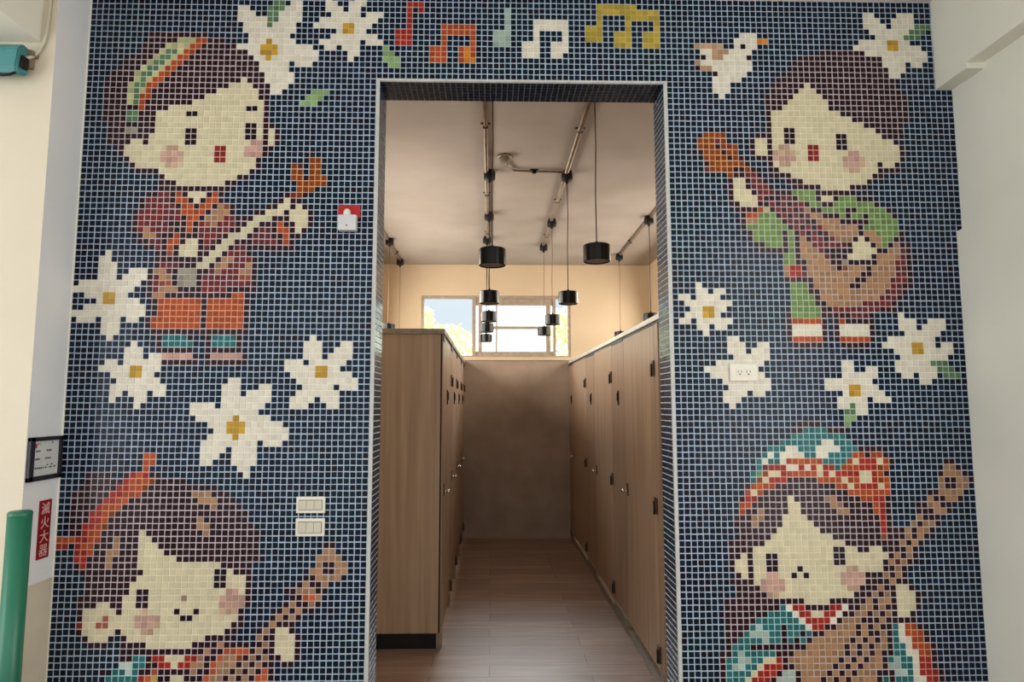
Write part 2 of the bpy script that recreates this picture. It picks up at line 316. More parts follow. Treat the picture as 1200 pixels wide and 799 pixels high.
[307, 30208, 50207, 70200, 90112, 100300, 130202, 151700, 1090500, 1141002, 1240800, 1320111, 1330300, 1360112, 1370100, 1380112, 1390100],
[208, 30108, 40207, 60300, 90112, 100300, 130302, 161600, 420200, 1070600, 1131302, 1260900, 1350112, 1360100, 1370112, 1380100],
[30208, 50107, 60200, 80212, 100300, 130402, 171500, 420212, 1070400, 1111302, 1240201, 1260202, 1280200, 1300202, 1320400, 1360112, 1370100],
[30208, 50300, 80112, 90400, 130602, 191300, 410412, 1070200, 1090102, 1100100, 1110202, 1130201, 1150902, 1240201, 1260702, 1330100, 1340112, 1350100, 1360112, 1370100],
[30100, 40108, 50300, 80112, 90400, 131302, 260500, 410112, 420200, 440212, 1070100, 1080202, 1100100, 1110202, 1130201, 1150902, 1240201, 1260602, 1320100, 1330112, 1340110, 1350112, 1360100],
[41000, 141102, 250201, 270102, 280300, 400212, 420200, 440212, 1070100, 1080202, 1100100, 1110202, 1130201, 1150302, 1180101, 1190702, 1260215, 1280402, 1320200, 1340112, 1350100],
[50800, 131202, 250201, 270302, 300100, 390200, 410412, 1080100, 1090102, 1100100, 1110202, 1130214, 1150202, 1170101, 1180102, 1190101, 1200502, 1250414, 1290300, 1320112, 1330100, 1340112, 1350100],
[50700, 121302, 250201, 270302, 300100, 380100, 390112, 400200, 420112, 1070400, 1110102, 1120414, 1160902, 1250414, 1290400, 1330112, 1340200],
[50700, 120102, 130201, 151202, 270214, 290102, 300100, 360200, 380312, 410200, 1080400, 1120414, 1161002, 1260215, 1280300, 1310112, 1320200, 1340202, 1360100],
[40700, 110202, 130201, 150502, 200128, 210502, 260414, 300100, 370200, 390213, 410112, 1080500, 1130215, 1151202, 1270300, 1300112, 1310100, 1320112, 1330100, 1340302, 1370100],
[40300, 70202, 90200, 110202, 130201, 151102, 260414, 300100, 360100, 370112, 380200, 400112, 410100, 1061300, 1190402, 1230600, 1290112, 1300100, 1310212, 1330100, 1340302, 1370100],
[40100, 50502, 100100, 110302, 140115, 150402, 190101, 200202, 220101, 230302, 260315, 290100, 350100, 360112, 370100, 380112, 390200, 1060900, 1150122, 1160103, 1170208, 1190400, 1230208, 1250103, 1260200, 1280212, 1300100, 1310112, 1320200, 1340302, 1370100],
[40100, 50302, 80117, 90402, 130314, 160115, 170302, 200201, 220702, 290100, 340100, 350112, 360100, 370112, 380100, 1060700, 1130422, 1170103, 1180208, 1200202, 1220208, 1240103, 1250200, 1270212, 1290100, 1300112, 1310100, 1320112, 1330100, 1340202, 1360100],
[40110, 50202, 70217, 90402, 130314, 160115, 171102, 280200, 330100, 340112, 350300, 1060500, 1110722, 1180103, 1190408, 1230103, 1240100, 1250312, 1280300, 1310112, 1320500],
[40100, 50502, 100100, 110302, 140215, 161102, 270200, 320100, 330112, 340100, 350202, 370100, 1060400, 1100122, 1110123, 1120322, 1150101, 1160322, 1190103, 1200208, 1220200, 1240312, 1270100, 1280112, 1290100, 1300112, 1310200, 1330122, 1340103, 1350207, 1370100],
[50101, 60302, 90100, 110100, 121202, 240400, 320112, 330200, 350302, 380100, 1060300, 1090122, 1100323, 1130222, 1150101, 1160222, 1180101, 1190122, 1200200, 1220512, 1270100, 1280112, 1290200, 1310112, 1320100, 1330122, 1340103, 1350307, 1380100],
[60300, 110400, 150702, 220400, 260112, 270400, 320100, 330112, 340100, 350302, 380100, 1060200, 1080422, 1120123, 1130222, 1150101, 1160122, 1170101, 1180122, 1190100, 1200612, 1260100, 1270112, 1280100, 1290112, 1300100, 1310112, 1320100, 1330122, 1340203, 1360207, 1380100],
[110401, 150900, 240112, 250200, 270413, 310100, 320112, 330200, 350302, 380100, 1060100, 1070322, 1100901, 1190612, 1250100, 1260112, 1270100, 1280112, 1290100, 1300212, 1320100, 1330222, 1350103, 1360307, 1390100],
[110200, 130222, 150100, 160208, 180302, 210208, 230112, 240200, 260113, 270212, 290109, 300100, 310112, 320100, 330112, 340200, 360202, 380100, 1050200, 1070122, 1080123, 1090522, 1140300, 1170812, 1250100, 1260112, 1270100, 1280112, 1290100, 1300112, 1310200, 1330222, 1350203, 1370207, 1390100],
[110223, 130222, 150200, 170208, 190102, 200208, 220212, 240100, 250113, 260312, 290100, 300112, 310100, 320112, 330200, 360200, 1050100, 1060222, 1080223, 1100222, 1120202, 1140108, 1150100, 1160812, 1240100, 1250112, 1260100, 1270112, 1280100, 1290212, 1310100, 1320122, 1330123, 1340222, 1360103, 1370208, 1390100],
[80100, 100222, 120123, 130122, 140200, 160113, 170500, 220112, 230200, 250113, 260212, 280100, 290112, 300100, 310112, 320100, 330113, 340100, 1050100, 1060122, 1070223, 1090222, 1110102, 1120308, 1150200, 1170612, 1230100, 1240112, 1250100, 1260112, 1270100, 1280312, 1310100, 1320223, 1340222, 1360103, 1370208, 1390100],
[90522, 140108, 150113, 160119, 170200, 190202, 210300, 240113, 250212, 270100, 280112, 290100, 300112, 310100, 320213, 340100, 1050100, 1060422, 1100102, 1110308, 1140100, 1150223, 1170100, 1180412, 1220100, 1230112, 1240100, 1250112, 1260100, 1270312, 1300300, 1330223, 1350122, 1360103, 1370308, 1400100],
[1050100, 1060322, 1090102, 1100308, 1130100, 1140323, 1170100, 1180312, 1210100, 1220112, 1230100, 1240112, 1250100, 1260412, 1300100, 1310122, 1320100, 1330322, 1360203, 1380208, 1400100]]
R0 = -3
ORDER = 'BKCWLGgORUXxnoPpMmYyDSTIHVtqheN'
PIC = []
for row in RUNS:
    line = ['.'] * 149
    for v in row:
        for k in range(v // 100 % 100): line[v // 10000 + k] = ORDER[v % 100]
    PIC.append(line)
KEYS = {
 'B': (38, 17, 17), 'K': (30, 13, 12), 'C': (197, 187, 155), 'W': (208, 201, 184), 'L': (174, 172, 128),
 'G': (86, 112, 78), 'g': (128, 154, 106), 'O': (152, 68, 38), 'R': (136, 42, 33), 'U': (116, 58, 26),
 'X': (92, 36, 34), 'x': (124, 68, 50), 'n': (152, 116, 86), 'o': (164, 80, 52), 'P': (180, 144, 130),
 'p': (176, 148, 124), 'M': (116, 42, 36), 'm': (142, 86, 66), 'Y': (176, 138, 50), 'y': (190, 160, 92),
 'D': (164, 142, 58), 'S': (140, 156, 146), 'T': (46, 92, 92), 'I': (160, 174, 164), 'H': (102, 126, 68),
 'V': (188, 180, 150), 't': (172, 140, 108), 'q': (190, 118, 42), 'h': (138, 118, 92), 'e': (138, 130, 116), 'N': (22, 30, 46)}
LIT = 0.85
def bg(c, r):
    a = noise.noise(Vector((c * 0.075, r * 0.075, 3.1))) + 0.5 * noise.noise(Vector((c * 0.2, r * 0.2, 9.0)))
    bias = 0.35 * math.exp(-((c - 78) / 42.0) ** 2) - 0.18
    f = max(0, min(1, 0.5 + a * 0.9 + bias))
    n1, n2 = (11, 18, 36), (8, 26, 36)
    col = [n1[i] * (1 - f) + n2[i] * f for i in range(3)]
    k = random.random()
    if k < 0.16: col = [v * 0.72 for v in col]
    elif k < 0.26: col = [14, 28, 50]
    elif k < 0.32: col = [17, 15, 26]
    return col
def cell_colour(ch, c, r):
    base = KEYS[ch] if ch in KEYS else bg(c, r)
    j = 1 + random.uniform(-0.10, 0.10) * (0.35 if ch in 'WCV' else 1.0)
    return [max(2, v * j) for v in base]
def grout_colour(rc):
    g = [182, 190, 200]
    lum = 0.3 * rc[0] + 0.59 * rc[1] + 0.11 * rc[2]
    if lum > 125:                       # pale grout between the pale tiles
        return [0.2 * g[i] + 0.8 * min(240, rc[i] * 1.14) for i in range(3)]
    k = 170.0 / max(lum, 28)
    sat = (max(rc) - min(rc)) / max(max(rc), 1)
    f = 0.10 + (0.72 * sat if lum > 55 else 0.12 * sat if rc[0] > rc[2] else 0)
    return [(1 - f) * g[i] + f * min(235, rc[i] * k) for i in range(3)]

verts, faces, mats_i, fcols = [], [], [], []
def add_cell(p, u, v, n, rc, su=T, sv=T * ASP, jitter=True, mi=0, gk=1.0):
    gl = [s2l(x) / LIT * gk for x in grout_colour(rc)]
    tl = [s2l(x) / LIT for x in rc]
    i = len(verts)
    hu, hv = su / 2, sv / 2
    for a, b in ((-1, -1), (1, -1), (1, 1), (-1, 1)): verts.append(p + u * (a * hu) + v * (b * hv))
    faces.append((i, i + 1, i + 2, i + 3)); mats_i.append(1); fcols.append(gl)
    ju = random.uniform(-0.03, 0.03) * su if jitter else 0; jv = random.uniform(-0.03, 0.03) * sv if jitter else 0
    p = p + u * ju + v * jv
    i = len(verts)
    tilt = random.uniform(-0.00022, 0.00022)
    for k, (hf, h) in enumerate(((0.418, 0.0002), (0.395, 0.0015))):
        for q, (a, b) in enumerate(((-1, -1), (1, -1), (1, 1), (-1, 1))):
            verts.append(p + u * (a * hf * su) + v * (b * hf * sv) + n * (h + (tilt * a if k else 0)))
    faces.append((i + 4, i + 5, i + 6, i + 7)); mats_i.append(mi); fcols.append(tl)
    for k in range(4):
        k2 = (k + 1) % 4
        faces.append((i + k, i + k2, i + 4 + k2, i + 4 + k)); mats_i.append(0); fcols.append([x * 0.9 for x in tl])
UX, UY, UZ = Vector((1, 0, 0)), Vector((0, 1, 0)), Vector((0, 0, 1))
D0, D1, DR = 49, 98, 13               # doorway: columns 49..97 from row 13 down
DX0, DX1, DZ = colx(49.02), colx(98.02), rowz(12.85)
DEPTH = 0.175
ROWS = 128
for r in range(-2, ROWS):
    for c in range(0, 149):
        if r >= DR and D0 <= c <= D1: continue
        if r >= 39 and c > 147: continue
        line = PIC[min(r - R0, len(PIC) - 1)]
        ch = line[c] if c < len(line) else '.'
        add_cell(Vector((colx(c), 0, rowz(r))), UX, UZ, -UY, cell_colour(ch, c, r))
# lining of the doorway
ND = 7
sd = DEPTH / ND
for k in range(ND):
    yy = sd * (k + 0.5)
    for r in range(13, ROWS):
        z = rowz(r)
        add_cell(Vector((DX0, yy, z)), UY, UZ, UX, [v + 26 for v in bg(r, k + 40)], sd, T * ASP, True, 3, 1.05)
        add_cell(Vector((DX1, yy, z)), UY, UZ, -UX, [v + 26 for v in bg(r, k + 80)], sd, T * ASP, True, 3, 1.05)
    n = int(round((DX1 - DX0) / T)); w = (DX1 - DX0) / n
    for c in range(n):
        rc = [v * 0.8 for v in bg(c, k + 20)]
        add_cell(Vector((DX0 + w * (c + 0.5), yy, DZ)), UX, UY, -UZ, rc, w, sd, True, 0, 0.3)  # lintel underside: its shade is put into darker tile and grout colours
# masonry core of the wall (back and behind the tiles)
def core(x0, x1, z0, z1, y0=0.004, y1=DEPTH):
    i = len(verts)
    for x in (x0, x1):
        for y in (y0, y1):
            for z in (z0, z1): verts.append(Vector((x, y, z)))
    for f in ((0, 1, 3, 2), (4, 6, 7, 5), (0, 4, 5, 1), (2, 3, 7, 6), (0, 2, 6, 4), (1, 5, 7, 3)):
        faces.append(tuple(i + a for a in f)); mats_i.append(2); fcols.append([0.8, 0.7, 0.55])
ZT = 3.2585
core(-1.7125, DX0 - 0.003, 0, ZT); core(DX1 + 0.003, 2.0125, 0, ZT); core(DX0 - 0.003, DX1 + 0.003, DZ + 0.003, ZT)
me = bpy.data.meshes.new('wall_front')
me.from_pydata([tuple(v) for v in verts], [], faces)
for m in (M['tile'], M['grout'], M['cream'], M['lining']): me.materials.append(m)
me.polygons.foreach_set('material_index', mats_i)
at = me.color_attributes.new('Col', 'FLOAT_COLOR', 'CORNER')
flat = []
for f, cc in zip(faces, fcols):
    for _ in f: flat += [cc[0], cc[1], cc[2], 1.0]
at.data.foreach_set('color', flat)
me.update()
wf = bpy.data.objects.new('wall_front', me); COL.objects.link(wf); wf['kind'] = 'structure'
wf['label'] = 'glass mosaic wall of children playing instruments among white flowers'

# white trim round the doorway and along the edges of the mosaic
bm = B()
box(bm, colx(48.52), DX0 + 0.002, -0.006, 0.006, 0, rowz(12.5))
box(bm, DX1 - 0.002, colx(98.48), -0.006, 0.006, 0, rowz(12.5))
box(bm, DX0 + 0.002, DX1 - 0.002, -0.006, 0.006, DZ - 0.002, rowz(12.52))
struct('trim_1', bm, M['edge'])
bm = B()
box(bm, -1.7125, -1.7085, -0.006, 0.002, 0, ZT)
struct('trim_2', bm, M['white_paint'])

# ------------------------------------------------------------------ outer room shell
bm = B(); box(bm, -4.2, 4.0, -5.5, 4.9, -0.12, 0.0); struct('floor', bm, M['floor'])
bm = B(); box(bm, -4.2, 3.0, -4.6, DEPTH, ZT, ZT + 0.15); struct('ceiling', bm, M['ceil_w'])
# pier to the left of the mosaic
bm = B(); box(bm, -4.2, -1.7125, -0.197, DEPTH, 0, ZT)
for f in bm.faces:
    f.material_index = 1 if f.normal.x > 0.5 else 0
struct('wall_left', bm, [M['pier_warm_lit'], M['pier_cool_lit']])
bm = B(); box(bm, -4.2, -1.7105, -0.2, -0.001, 0, 0.822)
struct('trim_3', bm, M['dado'])
# right wall; its plaster thickens below the thirty-ninth row of tiles
zs = rowz(38.5)
bm = B(); box(bm, 2.0125, 2.3, -4.6, DEPTH, zs, ZT); box(bm, 1.9875, 2.3, -4.6, DEPTH, 0, zs)
struct('wall_right', bm, M['white_paint'])
# beams
bm = B(); box(bm, 1.9400, 2.02, -0.18, -0.001, 2.858, ZT); box(bm, 1.9400, 2.02, -4.6, -0.18, 2.882, ZT)
struct('trim_4', bm, M['white_paint'])
bm = B(); box(bm, -2.35, -1.769, -4.6, -0.197, 2.912, ZT)
struct('trim_5', bm, M['white_paint'])

# ------------------------------------------------------------------ washroom shell
YB, ZC, XL, XR = 4.65, 3.10, -1.25, 1.85
WX0, WX1, WZ0, WZ1 = -0.797, 0.927, 2.02, 2.738
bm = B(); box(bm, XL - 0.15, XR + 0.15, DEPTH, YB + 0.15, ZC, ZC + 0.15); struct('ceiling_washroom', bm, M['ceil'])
bm = B(); box(bm, XL - 0.15, XL, DEPTH, YB + 0.15, 0, ZC); struct('wall_washroom_left', bm, M['cream'])
bm = B(); box(bm, XR, XR + 0.15, DEPTH, YB + 0.15, 0, ZC); struct('wall_washroom_right', bm, M['cream'])
bm = B()
box(bm, XL, WX0, YB, YB + 0.15, 0, ZC); box(bm, WX1, XR, YB, YB + 0.15, 0, ZC)
box(bm, WX0, WX1, YB, YB + 0.15, 0, WZ0); box(bm, WX0, WX1, YB, YB + 0.15, WZ1, ZC)
struct('wall_back', bm, M['cream'])
bm = B(); box(bm, XL, XR, YB - 0.03, YB, 0, 1.985); struct('trim_6', bm, M['concrete'])
bm = B(); box(bm, XL, XR, YB - 0.045, YB + 0.06, 1.985, 2.02, bev=0.004); struct('trim_7', bm, M['cream'])
bm = B(); box(bm, 0.93, XR, 0.75, YB - 0.03, 0, 0.045, bev=0.006)
box(bm, 0.905, 0.93, 0.75, YB - 0.03, 0, 0.05)
struct('trim_8', bm, [M['stone']])

# window
win = bpy.data.objects.new('window_1', None); COL.objects.link(win); win.location = (0.065, YB, WZ0); win['kind'] = 'structure'
bm = B(); y0, y1 = YB + 0.01, YB + 0.07
box(bm, WX0, WX1, y0, y1, WZ1 - 0.032, WZ1); box(bm, WX0, WX1, y0, y1, WZ0, WZ0 + 0.02)
box(bm, WX0, WX0 + 0.03, y0, y1, WZ0 + 0.02, WZ1 - 0.032); box(bm, WX1 - 0.03, WX1, y0, y1, WZ0 + 0.02, WZ1 - 0.032)
box(bm, -0.21, -0.17, y0, y1, WZ0 + 0.02, WZ1 - 0.032); box(bm, 0.725, 0.757, y0, y1, WZ0 + 0.02, WZ1 - 0.032)
obj('window_frame', bm, M['winframe'], win)
bm = B(); y0, y1 = YB + 0.03, YB + 0.055
box(bm, -0.137, -0.097, y0, y1, 2.09, 2.63); box(bm, 0.645, 0.695, y0, y1, 2.09, 2.63)
box(bm, -0.17, 0.725, y0, y1, 2.63, 2.706); box(bm, -0.17, 0.725, y0, y1, 2.04, 2.09)
box(bm, -0.097, 0.645, y0, y1, 2.355, 2.385); box(bm, 0.062, 0.080, y0 - 0.004, y0, 2.09, 2.63)
obj('window_sash', bm, M['winframe'], win)
for (a, b_, m) in ((WX0 + 0.03, -0.21, 'glass'), (-0.097, 0.645, 'glass_h'), (0.757, WX1 - 0.03, 'glass')):
    bm = B(); box(bm, a, b_, YB + 0.040, YB + 0.044, WZ0 + 0.02, WZ1 - 0.032)
    obj('pane', bm, M[m], win)

# trees outside
def tree(name, label, cx, cy, z0, ztop, rad, n, lm, seed, group):
    rnd = random.Random(seed)
    t = thing(name, label, 'tree', (cx, cy, z0), group)
    bm = B(); tube(bm, [(cx, cy, z0), (cx + 0.06, cy, z0 + (ztop - z0) * 0.4), (cx - 0.03, cy + 0.05, ztop - rad * 0.6)], [0.12, 0.09, 0.04], 10)
    for k in range(7):
        a = k * 0.9; zz = z0 + (ztop - z0) * (0.4 + 0.05 * k)
        tube(bm, [(cx, cy, zz), (cx + math.cos(a) * rad * 0.35, cy + math.sin(a) * rad * 0.35, zz + 0.25), (cx + math.cos(a) * rad * 0.5, cy + math.sin(a) * rad * 0.5, zz + 0.25)], [0.04, 0.025, 0.01], 6)
    obj('trunk', bm, M['bark'], t)
    bm = B()
    blobs = [(cx + rnd.uniform(-1, 1) * rad * 0.7, cy + rnd.uniform(-1, 1) * rad * 0.6, ztop - rad + rnd.uniform(-0.7, 0.75) * rad, rnd.uniform(0.28, 0.5) * rad) for _ in range(14)]
    for i in range(n):
        bx_, by_, bz_, br_ = rnd.choice(blobs)
        d = Vector((rnd.gauss(0, 1), rnd.gauss(0, 1), rnd.gauss(0, 1))).normalized() * br_ * rnd.uniform(0.55, 1.0)
        p = Vector((bx_, by_, bz_)) + d
        s = rnd.uniform(0.035, 0.075)
        a = Vector((rnd.gauss(0, 1), rnd.gauss(0, 1), rnd.gauss(0, 1))).normalized(); b2 = a.orthogonal().normalized()
        vs = [bm.verts.new(p + a * s), bm.verts.new(p + b2 * s * 0.5), bm.verts.new(p - a * s), bm.verts.new(p - b2 * s * 0.5)]
        f = bm.faces.new(vs); f.material_index = 0 if rnd.random() < 0.75 else 1
    obj('foliage', bm, [M[lm], M['leaf2']], t)
tree('tree', 'yellow green tree seen through the left pane of the back window', -0.85, 7.6, 0, 2.92, 1.0, 6500, 'leaf', 3, None)
tree('tree', 'pale leafy tree seen behind the narrow right pane of the back window', 1.75, 8.4, 0, 3.05, 1.0, 5200, 'leaf', 8, None)
bm = B(); box(bm, -14, 14, 4.9, 30, -0.4, -0.01); struct('ground', bm, M['hill'])

# ------------------------------------------------------------------ toilet partitions
ZP0, ZP1 = 0.095, 1.94
def hinge(parent, x, side, y, z, h=0.085, w=0.05, mat='bronze'):
    s = side
    bm = B()
    box(bm, min(x, x + s * 0.010), max(x, x + s * 0.010), y - w / 2, y + w / 2, z - h / 2, z + h / 2, 0, 0.002)
    box(bm, min(x + s * 0.010, x + s * 0.020), max(x + s * 0.010, x + s * 0.020), y - 0.009, y + 0.007, z - h / 2 - 0.004, z + h * 0.28, 1, 0.002)
    return obj('hinge', bm, [M[mat], M['dark_metal']], parent)
def knob(parent, x, side, y, z):
    bm = B()
    tube(bm, [(x, y, z), (x + side * 0.022, y, z)], 0.008, 10)
    bmesh.ops.create_uvsphere(bm, u_segments=14, v_segments=10, radius=0.014, matrix=Matrix.Translation((x + side * 0.030, y, z)))
    for f in bm.faces: f.smooth = True
    k = obj('knob', bm, M['chrome'], parent)
    bm = B(); box(bm, min(x, x + side * 0.005), max(x, x + side * 0.005), y - 0.022, y + 0.022, z - 0.03, z + 0.05, 0, 0.003)
    obj('lock_plate', bm, M['bronze'], parent)
def plate(parent, x, side, y, z):
    bm = B(); box(bm, min(x, x + side * 0.008), max(x, x + side * 0.008), y - 0.013, y + 0.013, z - 0.05, z + 0.05, 0, 0.002)
    box(bm, min(x + side * 0.008, x + side * 0.014), max(x + side * 0.008, x + side * 0.014), y - 0.006, y + 0.006, z - 0.02, z + 0.035, 0, 0.002)
    obj('coat_hook', bm, M['dark_metal'], parent)
def stall_door(parent, x, side, y0, y1, yh, yk, zh):
    # side: direction the corridor lies in; the leaf is 18 mm thick
    xa, xb = (x, x + 0.018) if side < 0 else (x - 0.018, x)
    bm = B(); box(bm, xa, xb, y0 + 0.003, y1 - 0.003, ZP0, ZP1 - 0.012, 0, 0.0015)
    t = obj('stall_door', bm, M['laminate'], parent)
    for z in zh: hinge(t, x, side, yh, z)
    knob(t, x, side, yk, 0.93)
    return t
# right-hand row
XPR = 0.90
pr = thing('toilet_partition', 'long wood laminate stall front on the right of the corridor, under a pale top rail', 'partition', (XPR, 2.7, 0.045))
for (a, b_) in ((0.77, 0.851), (1.652, 2.064), (2.853, 3.333), (4.289, 4.618)):
    bm = B(); box(bm, XPR, XPR + 0.02, a, b_, 0.05, ZP1, 0, 0.0015); obj('pilaster', bm, M['laminate_d'], pr)
    if a > 1:
        bm = B(); box(bm, XPR - 0.004, XPR + 0.026, a + 0.005, b_ - 0.005, ZP1 - 0.022, ZP1 + 0.002); obj('rail_bracket', bm, M['dark_metal'], pr)
    bm = B(); box(bm, XPR - 0.006, XPR + 0.024, a + 0.004, b_ - 0.004, 0.046, 0.10, 0, 0.002); obj('foot', bm, M['rail_dark'], pr)
for y, in ((1.83,), (3.04,), (4.40,)): plate(pr, XPR, -1, y, 1.535)
bm = B(); box(bm, XPR - 0.012, XPR + 0.030, 0.60, 4.618, ZP1 + 0.002, ZP1 + 0.032, 0, 0.004); obj('top_rail', bm, M['alu'], pr)
bm = B(); box(bm, XPR - 0.002, XPR + 0.022, 0.60, 4.618, ZP1 - 0.010, ZP1 + 0.002); obj('rail_gap_strip', bm, M['dark_metal'], pr)  # thin dark strip closing the gap below the top rail
for y in (0.76, 1.86, 3.09, 4.45):
    bm = B(); box(bm, XPR + 0.02, XR - 0.002, y - 0.009, y + 0.009, 0.05, ZP1); obj('side_panel', bm, M['laminate_d'], pr)
zh3 = (0.185, 0.95, 1.69)
stall_door(pr, XPR, -1, 0.854, 1.649, 0.862, 1.585, zh3)
stall_door(pr, XPR, -1, 2.067, 2.850, 2.095, 2.79, zh3)
stall_door(pr, XPR, -1, 3.336, 4.286, 3.37, 4.22, zh3)
# left-hand row
XPL = -0.30
pl = thing('toilet_partition', 'wood laminate stall block on the left with its broad end panel facing the doorway', 'partition', (-0.78, 1.5, 0))
bm = B(); box(bm, XL + 0.002, XPL - 0.016, 1.441, 1.461, ZP0, ZP1, 0, 0.0015); obj('end_panel', bm, M['laminate'], pl)
bm = B(); box(bm, XPL - 0.016, XPL - 0.006, 1.444, 1.458, ZP0, ZP1); obj('corner_seal', bm, M['dark_metal'], pl)
bm = B(); box(bm, XL + 0.002, XPL - 0.03, 1.455, 1.475, 0.0, ZP0 + 0.02); obj('under_panel_shade', bm, M['black_d'], pl)  # black board added in place of the shade under the end panel
LD = ((1.53, 2.24), (2.36, 3.00), (3.12, 3.80), (3.92, 4.47))
pil = [(1.443, LD[0][0])] + [(LD[i][1], LD[i + 1][0]) for i in range(3)] + [(LD[3][1], 4.618)]
for (a, b_) in pil:
    bm = B(); box(bm, XPL - 0.020 if a > 1.5 else XPL - 0.006, XPL, a + 0.003 if a > 1.5 else a, b_ - 0.003, 0.06, ZP1, 0, 0.0015); obj('pilaster', bm, M['laminate_d'], pl)
    bm = B(); box(bm, XPL - 0.026, XPL + 0.004, a + 0.002, min(b_ - 0.004, a + 0.06), 0.0, 0.094, 0, 0.003); obj('foot', bm, M['rail_dark'], pl)
    bm = B(); box(bm, XPL - 0.016, XPL + 0.006, a + 0.005, b_ - 0.005, ZP1 - 0.045, ZP1 - 0.004); obj('rail_bracket', bm, M['dark_metal'], pl)
bm = B(); box(bm, XPL - 0.032, XPL + 0.010, 1.43, 4.618, ZP1, ZP1 + 0.034, 0, 0.003)
box(bm, XL + 0.002, XPL - 0.032, 1.43, 1.472, ZP1, ZP1 + 0.034, 0, 0.003); obj('top_rail', bm, M['rail_dark'], pl)
for y in (2.30, 3.06, 3.86):
    bm = B(); box(bm, XL + 0.002, XPL - 0.021, y - 0.009, y + 0.009, ZP0, ZP1); obj('side_panel', bm, M['laminate_d'], pl)
for (a, b_) in LD:
    d = stall_door(pl, XPL, 1, a, b_, b_ + 0.02, a + 0.06, (0.16, 1.67))
    plate(d, XPL, 1, a + 0.30, 1.54)

# ------------------------------------------------------------------ pendant lamps
ZL = 2.213
def make_lamp(x, y, label, cordmat='cord', cx=None, dz=0.0):
    cx = x if cx is None else cx
    t = thing('pendant_lamp', label, 'lamp', (cx, y, ZC), 'black drum pendant lamps in the washroom')
    bm = B()
    lathe(bm, [(0, 0), (0.036, 0), (0.040, -0.006), (0.040, -0.046), (0.036, -0.052), (0.014, -0.052), (0.010, -0.072), (0, -0.072)], (cx, y, ZC - 0.012), 24)
    box(bm, cx - 0.03, cx + 0.03, y - 0.03, y + 0.03, ZC - 0.014, ZC)
    obj('canopy', bm, M['black_d'], t)
    zc = ZL + dz
    mid = [(cx, y, ZC - 0.075), (cx + (x - cx) * 0.3 + 0.003, y, ZC - 0.3), (cx + (x - cx) * 0.7 - 0.002, y, ZC - 0.55), (x, y, zc + 0.05)]
    bm = B(); tube(bm, mid, 0.0032, 6); obj('cord', bm, M[cordmat], t)
    h = 0.084
    bm = B()
    R_ = 0.0665
    lathe(bm, [(0, h / 2 + 0.016), (0.008, h / 2 + 0.016), (0.010, h / 2), (R_ - 0.004, h / 2), (R_, h / 2 - 0.004), (R_, -h / 2 + 0.002), (R_ - 0.002, -h / 2), (R_ - 0.007, -h / 2), (R_ - 0.007, -h / 2 + 0.008)], (x, y, zc), 40)
    sh = obj('lamp_shade', bm, M['black'], t)
    for p in sh.data.polygons: p.use_smooth = True
    sh.data.set_sharp_from_angle(angle=0.6)
    bm = B(); lathe(bm, [(0, -h / 2 + 0.005), (R_ - 0.0072, -h / 2 + 0.005), (R_ - 0.0072, -h / 2 + 0.009), (0, -h / 2 + 0.009)], (x, y, zc), 32, False)
    obj('diffuser', bm, M['lens'], t)
    return t
lamp_specs = [
 (0.011, 0.46, 'black drum pendant hanging nearest the doorway in the middle row', 'cord', None, 0.0),
 (0.527, 0.46, 'black drum pendant hanging alone on the right, nearest the doorway', 'cord', None, 0.022),
 (-0.006, 1.648, 'second black drum pendant from the doorway in the middle row, above the window top', 'cord', None, 0),
 (-0.012, 2.615, 'third black drum pendant in the middle row, over the window sash', 'cord', None, 0),
 (-0.034, 3.40, 'fourth black drum pendant in the middle row, partly hidden by the one before it', 'cord', None, 0),
 (-0.046, 4.36, 'smallest looking black drum pendant of the middle row, lowest in front of the window', 'cord', None, 0),
 (0.532, 1.66, 'black drum pendant at the right window edge, on the branched conduit', 'cord', None, 0),
 (0.536, 2.804, 'black drum pendant before the narrow right pane of the window', 'cord_l', None, 0),
 (0.538, 3.68, 'black drum pendant before the right mullion of the window, smallest of its row', 'cord_l', None, 0),
 (1.364, 2.70, 'black drum pendant hanging behind the right stalls, nearer the doorway', 'cord', None, 0),
 (1.388, 4.08, 'black drum pendant hanging behind the right stalls, nearer the back wall', 'cord_l', None, 0),
 (-0.986, 3.48, 'black drum pendant hanging over the left stall block, nearer the doorway', 'cord_l', None, 0),
 (-1.010, 4.38, 'black drum pendant hanging over the left stall block, nearer the back wall', 'cord_l', None, 0)]
for s in lamp_specs: make_lamp(*s)

# conduits on the ceiling
def conduit(label, pts, clips, r=0.011):
    t = thing('ceiling_conduit', label, 'pipe', pts[0], 'steel conduits on the washroom ceiling')
    bm = B(); tube(bm, pts, r, 10); obj('pipe', bm, M['conduit'], t)
    for (x, y) in clips:
        bm = B(); box(bm, x - 0.028, x + 0.028, y - 0.006, y + 0.006, ZC - 0.006, ZC); box(bm, x - 0.015, x + 0.015, y - 0.008, y + 0.008, ZC - 0.030, ZC - 0.004, 0, 0.003)
        obj('clip', bm, M['dark_metal'], t)
zc_ = ZC - 0.014
conduit('grey ceiling conduit running to the window above the middle row of pendants', [(-0.028, DEPTH, zc_), (-0.028, 4.4, zc_)], [(-0.028, 0.9), (-0.028, 2.1), (-0.028, 3.2)], 0.014)
conduit('grey ceiling conduit above the right middle row of pendants', [(0.520, DEPTH, zc_), (0.535, 3.75, zc_)], [(0.524, 0.95), (0.53, 2.25), (0.533, 3.3)], 0.016)
conduit('grey ceiling conduit running above the right hand stalls', [(1.345, DEPTH, zc_), (1.395, 4.12, zc_)], [(1.36, 2.0), (1.385, 3.5)], 0.014)
conduit('grey ceiling conduit running above the left hand stalls', [(-0.975, DEPTH, zc_), (-1.01, 4.42, zc_)], [(-0.985, 2.6), (-1.0, 4.0)], 0.014)
